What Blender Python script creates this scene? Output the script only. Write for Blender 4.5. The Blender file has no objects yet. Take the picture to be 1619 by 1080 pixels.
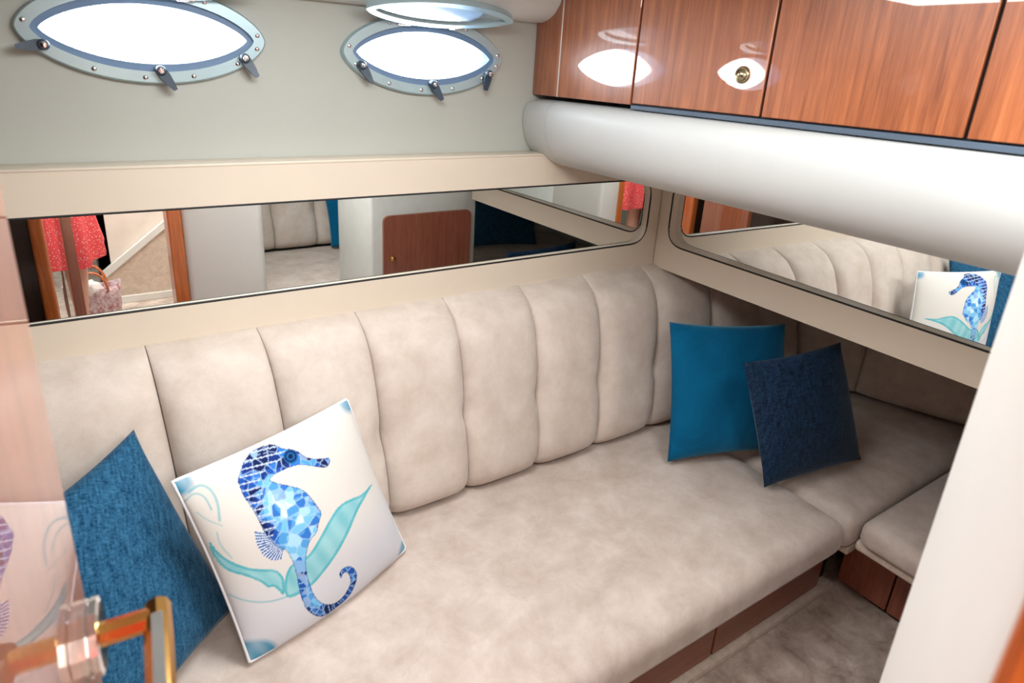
import bpy, bmesh, math, random
import numpy as np
from mathutils import Vector, Matrix
random.seed(7); rng = np.random.default_rng(7)
sc = bpy.context.scene
C = sc.collection

# ------------------------------------------------------------------ camera
W, Hh, F, CX, CY = 1619.0, 1080.0, 1004.9, 789.2, 456.0
CAMZ = 1.545
cam_d = bpy.data.cameras.new('camera'); cam = bpy.data.objects.new('camera', cam_d); C.objects.link(cam)
cam_d.sensor_fit = 'HORIZONTAL'; cam_d.sensor_width = 36.0; cam_d.lens = F / W * 36.0
cam_d.shift_x = (W / 2 - CX) / W; cam_d.shift_y = (CY - Hh / 2) / W
cam_d.clip_start = 0.01
ROT = (Matrix.Rotation(math.radians(-33.80), 4, 'Z') @ Matrix.Rotation(math.radians(70.88), 4, 'X') @ Matrix.Rotation(math.radians(3.204), 4, 'Z'))
cam.matrix_world = Matrix.Translation((0, 0, CAMZ)) @ ROT
cam_d.dof.use_dof = True; cam_d.dof.focus_distance = 1.9; cam_d.dof.aperture_fstop = 5.6
sc.camera = cam

# ------------------------------------------------------------------ view, world
sc.view_settings.view_transform = 'Standard'; sc.view_settings.look = 'None'
sc.view_settings.gamma = 1.0; sc.view_settings.use_curve_mapping = False
sc.view_settings.exposure = 0.2
wd = bpy.data.worlds.new('daylight'); sc.world = wd; wd.use_nodes = True
bg = wd.node_tree.nodes['Background']; bg.inputs[0].default_value = (0.86, 0.94, 1.0, 1); bg.inputs[1].default_value = 18.0
HATCH_POWER = 10.0
CORRIDOR_POWER = 22.0

def area(name, loc, size, power, color, rot=(0, 0, 0), sy=None):
    l = bpy.data.lights.new(name, 'AREA'); l.energy = power; l.color = color
    l.shape = 'RECTANGLE'; l.size = size; l.size_y = sy or size
    o = bpy.data.objects.new(name, l); C.objects.link(o); o.location = loc; o.rotation_euler = rot
    return o
area('ceiling_hatch_daylight', (0.42, 0.78, 1.775), 0.50, HATCH_POWER, (0.94, 0.975, 1.0))
area('landing_fill', (0.05, -0.85, 2.02), 0.5, CORRIDOR_POWER, (1.0, 0.98, 0.96))  # unseen fill added to brighten the landing
area('floor_fill', (0.86, 0.06, 1.775), 0.33, 8.0, (0.95, 0.98, 1.0))  # added fill for the floor and base fronts, an invented opening
area('doorway_fill', (-0.02, -0.225, 1.99), 0.40, 12.0, (1.0, 0.97, 0.93), (math.radians(-40), 0, 0), 0.05)  # added fill for the dress front and stairs in the mirrors

# ------------------------------------------------------------------ materials
def mat(name):
    m = bpy.data.materials.new(name); m.use_nodes = True
    nt = m.node_tree; b = nt.nodes['Principled BSDF']
    return m, nt, b
def setp(b, **k):
    for n, v in k.items():
        n = n.replace('_', ' ')
        if n in b.inputs:
            if isinstance(v, tuple) and len(v) == 3: v = (*v, 1)
            b.inputs[n].default_value = v
def srgb(r, g, b):
    f = lambda c: (c / 255 / 12.92) if c / 255 <= 0.04045 else ((c / 255 + 0.055) / 1.055) ** 2.4
    return (f(r), f(g), f(b))
def noise_ramp(nt, scale, detail, stops, rough=0.6, stretch=(1, 1, 1), distortion=0.0):
    tc = nt.nodes.new('ShaderNodeTexCoord'); mp = nt.nodes.new('ShaderNodeMapping')
    mp.inputs['Scale'].default_value = stretch
    nz = nt.nodes.new('ShaderNodeTexNoise'); nz.inputs['Scale'].default_value = scale
    nz.inputs['Detail'].default_value = detail; nz.inputs['Roughness'].default_value = rough
    nz.inputs['Distortion'].default_value = distortion
    rp = nt.nodes.new('ShaderNodeValToRGB'); e = rp.color_ramp.elements
    while len(e) < len(stops): e.new(0.5)
    for el, (p, c) in zip(e, stops): el.position = p; el.color = (*c, 1)
    nt.links.new(tc.outputs['Object'], mp.inputs[0]); nt.links.new(mp.outputs[0], nz.inputs['Vector'])
    nt.links.new(nz.outputs['Fac'], rp.inputs[0])
    return nz, rp, mp
def bump(nt, b, src, strength, dist=0.002):
    bp = nt.nodes.new('ShaderNodeBump'); bp.inputs['Strength'].default_value = strength; bp.inputs['Distance'].default_value = dist
    nt.links.new(src, bp.inputs['Height']); nt.links.new(bp.outputs[0], b.inputs['Normal'])
def plain(name, col, rough=0.5, metal=0.0, **k):
    m, nt, b = mat(name); setp(b, Base_Color=col, Roughness=rough, Metallic=metal, **k)
    nz, rp, mp = noise_ramp(nt, 14, 4, [(0.3, tuple(c * 0.95 for c in col)), (0.7, tuple(min(1, c * 1.03) for c in col))])
    nt.links.new(rp.outputs[0], b.inputs['Base Color'])
    return m
def vinyl(name, col, rough=0.42):
    m, nt, b = mat(name); setp(b, Roughness=rough)
    nz, rp, mp = noise_ramp(nt, 5, 3, [(0.3, tuple(c * 0.97 for c in col)), (0.7, col)])
    nt.links.new(rp.outputs[0], b.inputs['Base Color'])
    n2 = nt.nodes.new('ShaderNodeTexNoise'); n2.inputs['Scale'].default_value = 420; nt.links.new(mp.outputs[0], n2.inputs['Vector'])
    bump(nt, b, n2.outputs['Fac'], 0.12, 0.0006)
    return m
def wood(name, dark, light, coat=1.0, rough=0.35, along='Z', scale=9):
    m, nt, b = mat(name); setp(b, Roughness=rough, Coat_Weight=coat, Coat_Roughness=0.02, Coat_IOR=1.6)
    st = {'Z': (7, 7, 0.35), 'X': (0.35, 7, 7), 'Y': (7, 0.35, 7)}[along]
    nz, rp, mp = noise_ramp(nt, scale, 6, [(0.28, dark), (0.5, tuple((a + c) / 2 for a, c in zip(dark, light))), (0.72, light)], 0.65, st, 0.6)
    n2 = nt.nodes.new('ShaderNodeTexNoise'); n2.inputs['Scale'].default_value = 60; n2.inputs['Detail'].default_value = 3
    nt.links.new(mp.outputs[0], n2.inputs['Vector'])
    mx = nt.nodes.new('ShaderNodeMix'); mx.data_type = 'RGBA'; mx.blend_type = 'MULTIPLY'; mx.inputs['Factor'].default_value = 0.35
    r2 = nt.nodes.new('ShaderNodeValToRGB'); r2.color_ramp.elements[0].position = 0.35; r2.color_ramp.elements[0].color = (0.55, 0.5, 0.45, 1)
    r2.color_ramp.elements[1].position = 0.6
    nt.links.new(n2.outputs['Fac'], r2.inputs[0]); nt.links.new(rp.outputs[0], mx.inputs['A']); nt.links.new(r2.outputs[0], mx.inputs['B'])
    nt.links.new(mx.outputs['Result'], b.inputs['Base Color'])
    return m
def fabric(name, dark, light, scale=9, fine=500, sheen=0.3, rough=0.95, bs=0.35, distortion=1.2, sheen_tint=(1, 1, 1), stretch=(1, 1, 1)):
    m, nt, b = mat(name); setp(b, Roughness=rough, Sheen_Weight=sheen, Sheen_Roughness=0.4, Sheen_Tint=sheen_tint, Specular_IOR_Level=0.15)
    nz, rp, mp = noise_ramp(nt, scale, 7, [(0.33, dark), (0.67, light)], 0.68, stretch, distortion)
    nt.links.new(rp.outputs[0], b.inputs['Base Color'])
    n2 = nt.nodes.new('ShaderNodeTexNoise'); n2.inputs['Scale'].default_value = fine; n2.inputs['Detail'].default_value = 2
    nt.links.new(mp.outputs[0], n2.inputs['Vector']); bump(nt, b, n2.outputs['Fac'], bs, 0.0015)
    return m
def weave(name, dark, light, scale=220):
    m, nt, b = mat(name); setp(b, Roughness=0.9, Sheen_Weight=0.25, Sheen_Roughness=0.35, Sheen_Tint=(0.6, 0.8, 1.0), Specular_IOR_Level=0.15)
    tc = nt.nodes.new('ShaderNodeTexCoord'); out = []
    for st in ((1, 0.16, 0.16), (0.16, 1, 1)):
        mp = nt.nodes.new('ShaderNodeMapping'); mp.inputs['Scale'].default_value = st
        mp.inputs['Rotation'].default_value = (0.3, 0.5, 0.4)
        nz = nt.nodes.new('ShaderNodeTexNoise'); nz.inputs['Scale'].default_value = scale; nz.inputs['Detail'].default_value = 3
        nt.links.new(tc.outputs['Object'], mp.inputs[0]); nt.links.new(mp.outputs[0], nz.inputs['Vector']); out.append(nz)
    ad = nt.nodes.new('ShaderNodeMath'); ad.operation = 'ADD'
    nt.links.new(out[0].outputs['Fac'], ad.inputs[0]); nt.links.new(out[1].outputs['Fac'], ad.inputs[1])
    rp = nt.nodes.new('ShaderNodeValToRGB'); rp.color_ramp.elements[0].position = 0.36; rp.color_ramp.elements[0].color = (*dark, 1)
    rp.color_ramp.elements[1].position = 0.66; rp.color_ramp.elements[1].color = (*light, 1)
    h = nt.nodes.new('ShaderNodeMath'); h.operation = 'MULTIPLY'; h.inputs[1].default_value = 0.5
    nt.links.new(ad.outputs[0], h.inputs[0]); nt.links.new(h.outputs[0], rp.inputs[0]); nt.links.new(rp.outputs[0], b.inputs['Base Color'])
    bump(nt, b, h.outputs[0], 0.4, 0.002)
    return m

M = {}
M['hull'] = vinyl('hull_vinyl', srgb(186, 189, 180), 0.5)
M['trim'] = vinyl('cream_vinyl', srgb(222, 209, 190), 0.42)
M['pad'] = vinyl('white_padded_vinyl', srgb(198, 200, 197), 0.45)
M['head'] = vinyl('headliner_vinyl', srgb(222, 224, 218), 0.5)
M['post'] = vinyl('warm_white_post', srgb(232, 227, 220), 0.45)
M['white'] = plain('white_gelcoat', srgb(226, 226, 220), 0.3)
M['cherry'] = wood('varnished_cherry', srgb(124, 64, 34), srgb(190, 112, 66))
M['cherry_door'] = wood('varnished_cherry_door', srgb(136, 70, 44), srgb(172, 100, 68), coat=1.0)
M['cherry_base'] = wood('cherry_base', srgb(122, 62, 38), srgb(160, 90, 58), coat=0.4, along='X')
M['cherry_side'] = wood('cherry_side', srgb(146, 80, 60), srgb(178, 108, 84), coat=0.4, along='Z')
M['teak'] = wood('orange_teak', srgb(176, 82, 30), srgb(224, 126, 62), coat=0.5)
M['darkwood'] = wood('dark_walnut', srgb(48, 30, 24), srgb(74, 48, 38), coat=0.4)
M['suede'] = fabric('beige_suede', srgb(198, 183, 170), srgb(216, 204, 193), scale=11, fine=420, distortion=0.2)
M['suede_seat'] = fabric('beige_suede_seat', srgb(184, 167, 154), srgb(212, 198, 188), scale=10, fine=420, distortion=0.25)
M['carpet'] = fabric('carpet', srgb(158, 138, 124), srgb(224, 208, 194), scale=12, fine=260, sheen=0.2, bs=1.0, distortion=0.35)
M['carpet_light'] = fabric('carpet_edge', srgb(196, 178, 160), srgb(222, 206, 190), scale=20, fine=260, sheen=0.2, bs=0.8)
M['teal'] = fabric('teal_velvet', srgb(0, 82, 122), srgb(4, 100, 142), scale=6, fine=600, sheen=0.5, bs=0.15, sheen_tint=(0.3, 0.75, 1.0))
M['navy'] = weave('navy_weave', srgb(10, 27, 47), srgb(38, 66, 98))
M['denim'] = weave('denim_blue_weave', srgb(12, 57, 88), srgb(54, 108, 142), 250)
M['chrome'] = plain('chrome', (0.82, 0.83, 0.85), 0.08, 1.0)
M['steel'] = plain('port_frame_enamel', srgb(176, 200, 206), 0.28, 0.35)
M['gasket'] = plain('blue_grey_rubber', srgb(112, 140, 172), 0.5)
M['clampm'] = plain('dark_clamp_plastic', srgb(48, 66, 84), 0.4)
M['gold'] = plain('polished_brass', srgb(222, 170, 96), 0.16, 1.0)
M['antique'] = plain('antique_nickel', srgb(176, 168, 140), 0.25, 1.0)
M['black'] = plain('black_gap', srgb(22, 22, 24), 0.6)
M['bluestrip'] = plain('slate_blue_strip', srgb(78, 92, 108), 0.4)
M['red'] = None
M['skin'] = plain('skin', srgb(206, 160, 138), 0.5, Subsurface_Weight=0.1)
M['hair'] = plain('brown_hair', srgb(70, 44, 30), 0.5)
M['greywall'] = plain('grey_green_lining', srgb(92, 96, 90), 0.7)
M['beige'] = plain('beige_lining', srgb(228, 216, 204), 0.7)
M['piping'] = plain('white_piping', srgb(230, 230, 232), 0.7)
M['bagc'] = fabric('bag_canvas', srgb(150, 60, 50), srgb(230, 225, 230), scale=18, fine=300, distortion=3)
M['bagw'] = plain('bag_white_cloth', srgb(230, 226, 222), 0.8)
m, nt, b = mat('mirror'); setp(b, Base_Color=(0.86, 0.89, 0.88), Metallic=1.0, Roughness=0.0); M['mirror'] = m
m, nt, b = mat('port_glass'); setp(b, Base_Color=(0.92, 0.97, 1.0), Roughness=0.05, Transmission_Weight=1.0, IOR=1.3); M['glass'] = m
m, nt, b = mat('lit_hatch_and_fill'); setp(b, Base_Color=(0.9, 0.9, 0.9), Emission_Color=(1, 0.98, 0.95, 1), Emission_Strength=2.0); M['hatch'] = m  # glow of the ceiling hatch and of the added fill panes
# red dress with tiny white dots
m, nt, b = mat('red_dotted_cotton'); setp(b, Roughness=0.85)
tc = nt.nodes.new('ShaderNodeTexCoord'); vo = nt.nodes.new('ShaderNodeTexVoronoi'); vo.inputs['Scale'].default_value = 120
rp = nt.nodes.new('ShaderNodeValToRGB'); rp.color_ramp.elements[0].position = 0.2; rp.color_ramp.elements[0].color = (*srgb(250, 215, 210), 1)
rp.color_ramp.elements[1].position = 0.3; rp.color_ramp.elements[1].color = (*srgb(238, 82, 84), 1)
nt.links.new(tc.outputs['Object'], vo.inputs['Vector']); nt.links.new(vo.outputs['Distance'], rp.inputs[0]); nt.links.new(rp.outputs[0], b.inputs['Base Color']); M['red'] = m
# printed pillow: flat print held in a colour attribute
m, nt, b = mat('printed_cotton'); setp(b, Roughness=0.9, Specular_IOR_Level=0.15)
at = nt.nodes.new('ShaderNodeAttribute'); at.attribute_name = 'print'
nt.links.new(at.outputs['Color'], b.inputs['Base Color'])
tc = nt.nodes.new('ShaderNodeTexCoord'); n2 = nt.nodes.new('ShaderNodeTexNoise'); n2.inputs['Scale'].default_value = 500
nt.links.new(tc.outputs['Object'], n2.inputs['Vector']); bump(nt, b, n2.outputs['Fac'], 0.2, 0.001); M['print'] = m

# ------------------------------------------------------------------ helpers
def link(name, me, m, parent=None, smooth=False):
    o = bpy.data.objects.new(name, me); C.objects.link(o)
    if m is not None: me.materials.append(M[m] if isinstance(m, str) else m)
    if parent is not None: o.parent = parent
    if smooth:
        for p in me.polygons: p.use_smooth = True
    return o
def obj(name, bm, m, parent=None, smooth=False, angle=None):
    bmesh.ops.recalc_face_normals(bm, faces=bm.faces)
    me = bpy.data.meshes.new(name); bm.to_mesh(me); bm.free()
    o = link(name, me, m, parent, smooth)
    if smooth and angle: me.set_sharp_from_angle(angle=math.radians(angle))
    return o
def pyd(name, v, f, m, parent=None, smooth=True, angle=None):
    me = bpy.data.meshes.new(name); me.from_pydata([tuple(p) for p in v], [], f); me.update()
    bm = bmesh.new(); bm.from_mesh(me); bpy.data.meshes.remove(me)
    return obj(name, bm, m, parent, smooth, angle)
def tag(o, label, cat, group=None, kind=None):
    o['label'] = label
    o['category'] = cat
    if group: o['group'] = group
    if kind: o['kind'] = kind
    return o
def thing(name, label, cat, loc=(0, 0, 0), group=None, kind=None):
    o = bpy.data.objects.new(name, None); C.objects.link(o); o.location = loc; o.empty_display_size = 0.1
    return tag(o, label, cat, group, kind)
def fix(o, parent):
    """parent a mesh built in world coordinates without moving it"""
    o.parent = parent; o.matrix_parent_inverse = Matrix.Translation(parent.location).inverted()
    return o
def box(bm, lo, hi, bev=0.0, seg=2, rot=None):
    r = bmesh.ops.create_cube(bm, size=1.0); vs = r['verts']
    c = Vector([(a + b_) / 2 for a, b_ in zip(lo, hi)]); s = [b_ - a for a, b_ in zip(lo, hi)]
    for v in vs: v.co = Vector((v.co.x * s[0], v.co.y * s[1], v.co.z * s[2]))
    if bev > 0:
        es = list({e for v in vs for e in v.link_edges})
        g = bmesh.ops.bevel(bm, geom=es, offset=bev, segments=seg, affect='EDGES', profile=0.5)
        vs = list({v for f in g['faces'] for v in f.verts} | {v for v in vs if v.is_valid})
    for v in vs:
        if rot is not None: v.co = rot @ v.co
        v.co += c
    return vs
def boxo(name, lo, hi, m, parent=None, bev=0.003, seg=2, rot=None):
    bm = bmesh.new(); box(bm, lo, hi, bev, seg, rot)
    o = obj(name, bm, m, None, bev > 0.006, 40)
    if parent is not None: fix(o, parent)
    return o
def tube(bm, pts, r, n=12, cap=True):
    pts = [Vector(p) for p in pts]; rs = r if isinstance(r, (list, tuple)) else [r] * len(pts)
    rings = []; up = None
    for i, p in enumerate(pts):
        t = (pts[min(i + 1, len(pts) - 1)] - pts[max(i - 1, 0)]).normalized()
        if up is None: up = Vector((0, 0, 1)) if abs(t.z) < 0.9 else Vector((1, 0, 0))
        a = t.cross(up).normalized(); b_ = t.cross(a).normalized(); up = -b_ if (-b_).dot(up) > 0 else b_
        b_ = a.cross(t)
        rings.append([bm.verts.new(p + rs[i] * (math.cos(2 * math.pi * k / n) * a + math.sin(2 * math.pi * k / n) * b_)) for k in range(n)])
    for q, s in zip(rings, rings[1:]):
        for k in range(n): bm.faces.new((q[k], q[(k + 1) % n], s[(k + 1) % n], s[k]))
    if cap: bm.faces.new(rings[0][::-1]); bm.faces.new(rings[-1])
def lathe(bm, prof, origin, axis, n=20):
    """prof: list of (radius, height along axis)"""
    ax = Vector(axis).normalized(); a = ax.orthogonal().normalized(); b_ = ax.cross(a); O = Vector(origin); rings = []
    for r, h in prof:
        rings.append([bm.verts.new(O + ax * h + max(r, 1e-5) * (math.cos(2 * math.pi * k / n) * a + math.sin(2 * math.pi * k / n) * b_)) for k in range(n)])
    for q, s in zip(rings, rings[1:]):
        for k in range(n): bm.faces.new((q[k], q[(k + 1) % n], s[(k + 1) % n], s[k]))
    bm.faces.new(rings[0][::-1]); bm.faces.new(rings[-1])
def extrude_profile(bm, prof, p0, p1, axes):
    """sweep closed profile [(a,b)] along p0->p1, axes=(dirA,dirB)"""
    A, B = Vector(axes[0]), Vector(axes[1]); ends = []
    for P in (Vector(p0), Vector(p1)): ends.append([bm.verts.new(P + A * a + B * b_) for a, b_ in prof])
    n = len(prof)
    for k in range(n): bm.faces.new((ends[0][k], ends[0][(k + 1) % n], ends[1][(k + 1) % n], ends[1][k]))
    bm.faces.new(ends[0][::-1]); bm.faces.new(ends[1])
def round_poly(poly, r, seg=6):
    out = []; n = len(poly)
    for i in range(n):
        p0, p, p1 = Vector(poly[i - 1]), Vector(poly[i]), Vector(poly[(i + 1) % n])
        a, b_ = (p0 - p), (p1 - p); rr = min(r, a.length * 0.45, b_.length * 0.45)
        s, e = p + a.normalized() * rr, p + b_.normalized() * rr
        for k in range(seg + 1):
            t = k / seg; out.append((1 - t) ** 2 * s + 2 * t * (1 - t) * p + t * t * e)
    return out
def inset(loop, d):
    n = len(loop); out = []
    area2 = sum(loop[i].x * loop[(i + 1) % n].y - loop[(i + 1) % n].x * loop[i].y for i in range(n)); sg = 1 if area2 > 0 else -1
    for i in range(n):
        j = i - 1
        while (loop[i] - loop[j]).length < 1e-6: j -= 1
        k = (i + 1) % n
        while (loop[k] - loop[i]).length < 1e-6: k = (k + 1) % n
        e0 = (loop[i] - loop[j]).normalized(); e1 = (loop[k] - loop[i]).normalized()
        n0 = Vector((-e0.y, e0.x)) * sg; n1 = Vector((-e1.y, e1.x)) * sg
        mm = (n0 + n1); mm = mm.normalized() if mm.length > 1e-6 else n0
        out.append(loop[i] + mm * d / max(0.3, mm.dot(n0)))
    return out
def cushion(name, poly, z0, z1, r, m, parent=None, crown=0.012, corner=0.05, rb=None):
    """upholstered slab with rounded edges over a plan outline"""
    rb = rb or r * 0.55
    raw = [Vector(p) for p in poly]; bm = bmesh.new(); rings = []
    S = [(rb, z0)] + [(rb * (1 - math.sin(a)), z0 + rb * (1 - math.cos(a))) for a in (0.5, 1.0, 1.57)]
    S += [(r * (1 - math.cos(a)), z1 - r + r * math.sin(a)) for a in (0.0, 0.3, 0.6, 0.9, 1.2, 1.57)]
    S += [(r + d, z1 + crown * (1 - math.exp(-d * 14))) for d in (0.02, 0.05, 0.1, 0.16)]
    for d, z in S: rings.append([bm.verts.new((p.x, p.y, z)) for p in round_poly(inset(raw, d), max(0.012, corner - d * 0.5))])
    n = len(rings[0])
    for q, s in zip(rings, rings[1:]):
        for k in range(n): bm.faces.new((q[k], q[(k + 1) % n], s[(k + 1) % n], s[k]))
    bm.faces.new(rings[0][::-1]); bm.faces.new(rings[-1])
    o = obj(name, bm, m, None, True, 60)
    if parent is not None: fix(o, parent)
    return o
def poly_slab(bm, poly, z0, z1):
    a = [bm.verts.new((x, y, z0)) for x, y in poly]; b_ = [bm.verts.new((x, y, z1)) for x, y in poly]; n = len(poly)
    for k in range(n): bm.faces.new((a[k], a[(k + 1) % n], b_[(k + 1) % n], b_[k]))
    bm.faces.new(a[::-1]); bm.faces.new(b_)
def wall(name, p0, p1, z0, z1, th, m, label):
    """vertical slab whose room face runs p0->p1, thickness to the left of that direction"""
    p0, p1 = Vector(p0), Vector(p1); d = (p1 - p0).normalized(); nn = Vector((-d.y, d.x)) * th
    bm = bmesh.new(); poly_slab(bm, [p0, p1, p1 + nn, p0 + nn], z0, z1)
    return tag(obj(name, bm, m), label, 'wall', kind='structure')

YA, YU, XL, XB, ZS = 1.50, 1.56, 1.12, 1.65, 0.42

# ------------------------------------------------------------------ shell
bm = bmesh.new(); box(bm, (-0.6, -1.25, -0.06), (3.1, 1.75, 0.0))
tag(obj('floor', bm, 'carpet'), 'mottled grey-brown carpet on the cabin floor', 'floor', kind='structure')
bm = bmesh.new(); box(bm, (-1.2, -2.5, 0.02), (0.60, -0.13, 0.10), 0.01)
tag(obj('floor_corridor', bm, 'carpet'), 'raised carpeted landing behind the doorway', 'floor', kind='structure')
bm = bmesh.new(); box(bm, (-0.6, -0.06, 1.80), (3.1, 1.75, 1.86)); box(bm, (0.60, -1.25, 1.80), (3.1, -0.06, 1.86))
tag(obj('ceiling', bm, 'head'), 'pale padded headliner over the cabin', 'ceiling', kind='structure')
bm = bmesh.new(); box(bm, (-1.2, -2.5, 2.05), (0.62, -0.13, 2.11))
tag(obj('ceiling_corridor', bm, 'head'), 'pale headliner over the companionway landing', 'ceiling', kind='structure')

# portholes: pointed ovals
PORTS = [(0.153, 1.571), (0.778, 1.5635)]
def oval(cx, cz, a, h, n=64, e=0.72):
    """pointed oval in the x-z plane as a closed list of (x,z)"""
    out = []
    for k in range(n):
        t = 2 * math.pi * k / n; x = math.cos(t)
        s = max(0.0, 1 - x * x) ** e
        out.append((cx + a * x, cz + math.copysign(h * s, math.sin(t)) if abs(math.sin(t)) > 1e-9 else cz))
    return out
def wall_with_holes():
    bm = bmesh.new(); loops = []
    rect = [(-0.6, 1.20), (3.1, 1.20), (3.1, 1.86), (-0.6, 1.86)]
    for pts in [rect] + [oval(cx, cz, 0.196, 0.064) for cx, cz in PORTS]:
        vs = [bm.verts.new((x, YU, z)) for x, z in pts]
        loops.append(vs)
        for k in range(len(vs)): bm.edges.new((vs[k], vs[(k + 1) % len(vs)]))
    bmesh.ops.triangle_fill(bm, use_beauty=True, use_dissolve=False, edges=list(bm.edges))
    # tunnels through the hull
    for vs in loops:
        out = [bm.verts.new((v.co.x, YU + 0.07, v.co.z)) for v in vs]
        for k in range(len(vs)): bm.faces.new((vs[k], vs[(k + 1) % len(vs)], out[(k + 1) % len(vs)], out[k]))
    return bm
tag(obj('wall_left', wall_with_holes(), 'hull'), 'grey-cream vinyl hull lining around the two oval portholes', 'wall', kind='structure')
bm = bmesh.new(); box(bm, (-0.6, 1.56, -0.06), (3.1, 1.64, 1.20))
tag(obj('wall_left_lower', bm, 'trim'), 'hull lining behind the long settee backrest', 'wall', kind='structure')
wall('wall_right', (2.98, 1.75), (2.98, -1.25), -0.06, 1.86, 0.08, 'head', 'end wall of the berth recess under the lockers')
wall('wall_opposite', (3.1, -1.10), (0.50, -1.10), -0.06, 1.86, 0.08, 'head', 'pale side wall behind the opposite settee')
wall('wall_end', (-0.46, -0.30), (-0.46, 1.75), -0.06, 1.86, 0.08, 'darkwood', 'dark wood bulkhead closing the cabin beside the door')
wall('wall_entry', (-0.198, -0.05), (-0.56, -0.05), -0.06, 2.10, 0.04, 'darkwood', 'dark brown wood panel beside the doorway')
wall('wall_landing_side', (-1.05, -2.5), (-1.05, -0.05), 0.0, 2.11, 0.08, 'greywall', 'grey-green lining left of the landing')
wall('wall_landing_back', (0.12, -2.35), (-1.2, -2.35), 0.0, 2.11, 0.08, 'greywall', 'dark grey-green lining at the far end of the landing')
wall('wall_landing_front', (-0.50, -0.13), (-1.2, -0.13), 0.0, 2.11, 0.06, 'greywall', 'grey-green lining on the landing behind the dark panel')
wall('wall_passage', (0.03, -1.20), (0.03, -2.45), 0.0, 2.11, 0.06, 'greywall', 'return wall beside the companion stairs')
bm = bmesh.new(); box(bm, (-0.6, -0.14, 1.80), (0.66, -0.06, 2.11))
tag(obj('wall_header', bm, 'head'), 'pale header above the doorway', 'wall', kind='structure')

# the white rounded door post on the right of the doorway, full height
post = round_poly([(0.340, 0.0555), (0.632, 0.1875), (0.655, 0.12), (0.655, -1.10), (0.585, -1.10), (0.585, -0.02), (0.340, -0.10)], 0.03, 5)
bm = bmesh.new(); poly_slab(bm, [(p.x, p.y) for p in post], -0.06, 2.05)
tag(obj('wall_post', bm, 'post', smooth=True, angle=40), 'broad rounded white door post with an orange wood edge', 'wall', kind='structure')
bm = bmesh.new(); box(bm, (0.285, -0.10, 0.0), (0.3395, 0.048, 2.05), 0.006)
tag(obj('trim_1', bm, 'teak'), 'orange varnished wood jamb beside the white door post', 'trim', kind='structure')
bm = bmesh.new(); box(bm, (-0.197, -0.12, 0.0), (-0.148, -0.03, 2.05), 0.008)
tag(obj('trim_2', bm, 'teak'), 'orange varnished wood jamb next to the dark panel', 'trim', kind='structure')
bm = bmesh.new(); box(bm, (-0.268, -0.135, -0.02), (0.340, -0.03, 0.105), 0.008)
tag(obj('trim_3', bm, 'teak'), 'wooden sill under the doorway', 'trim', kind='structure')

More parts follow.
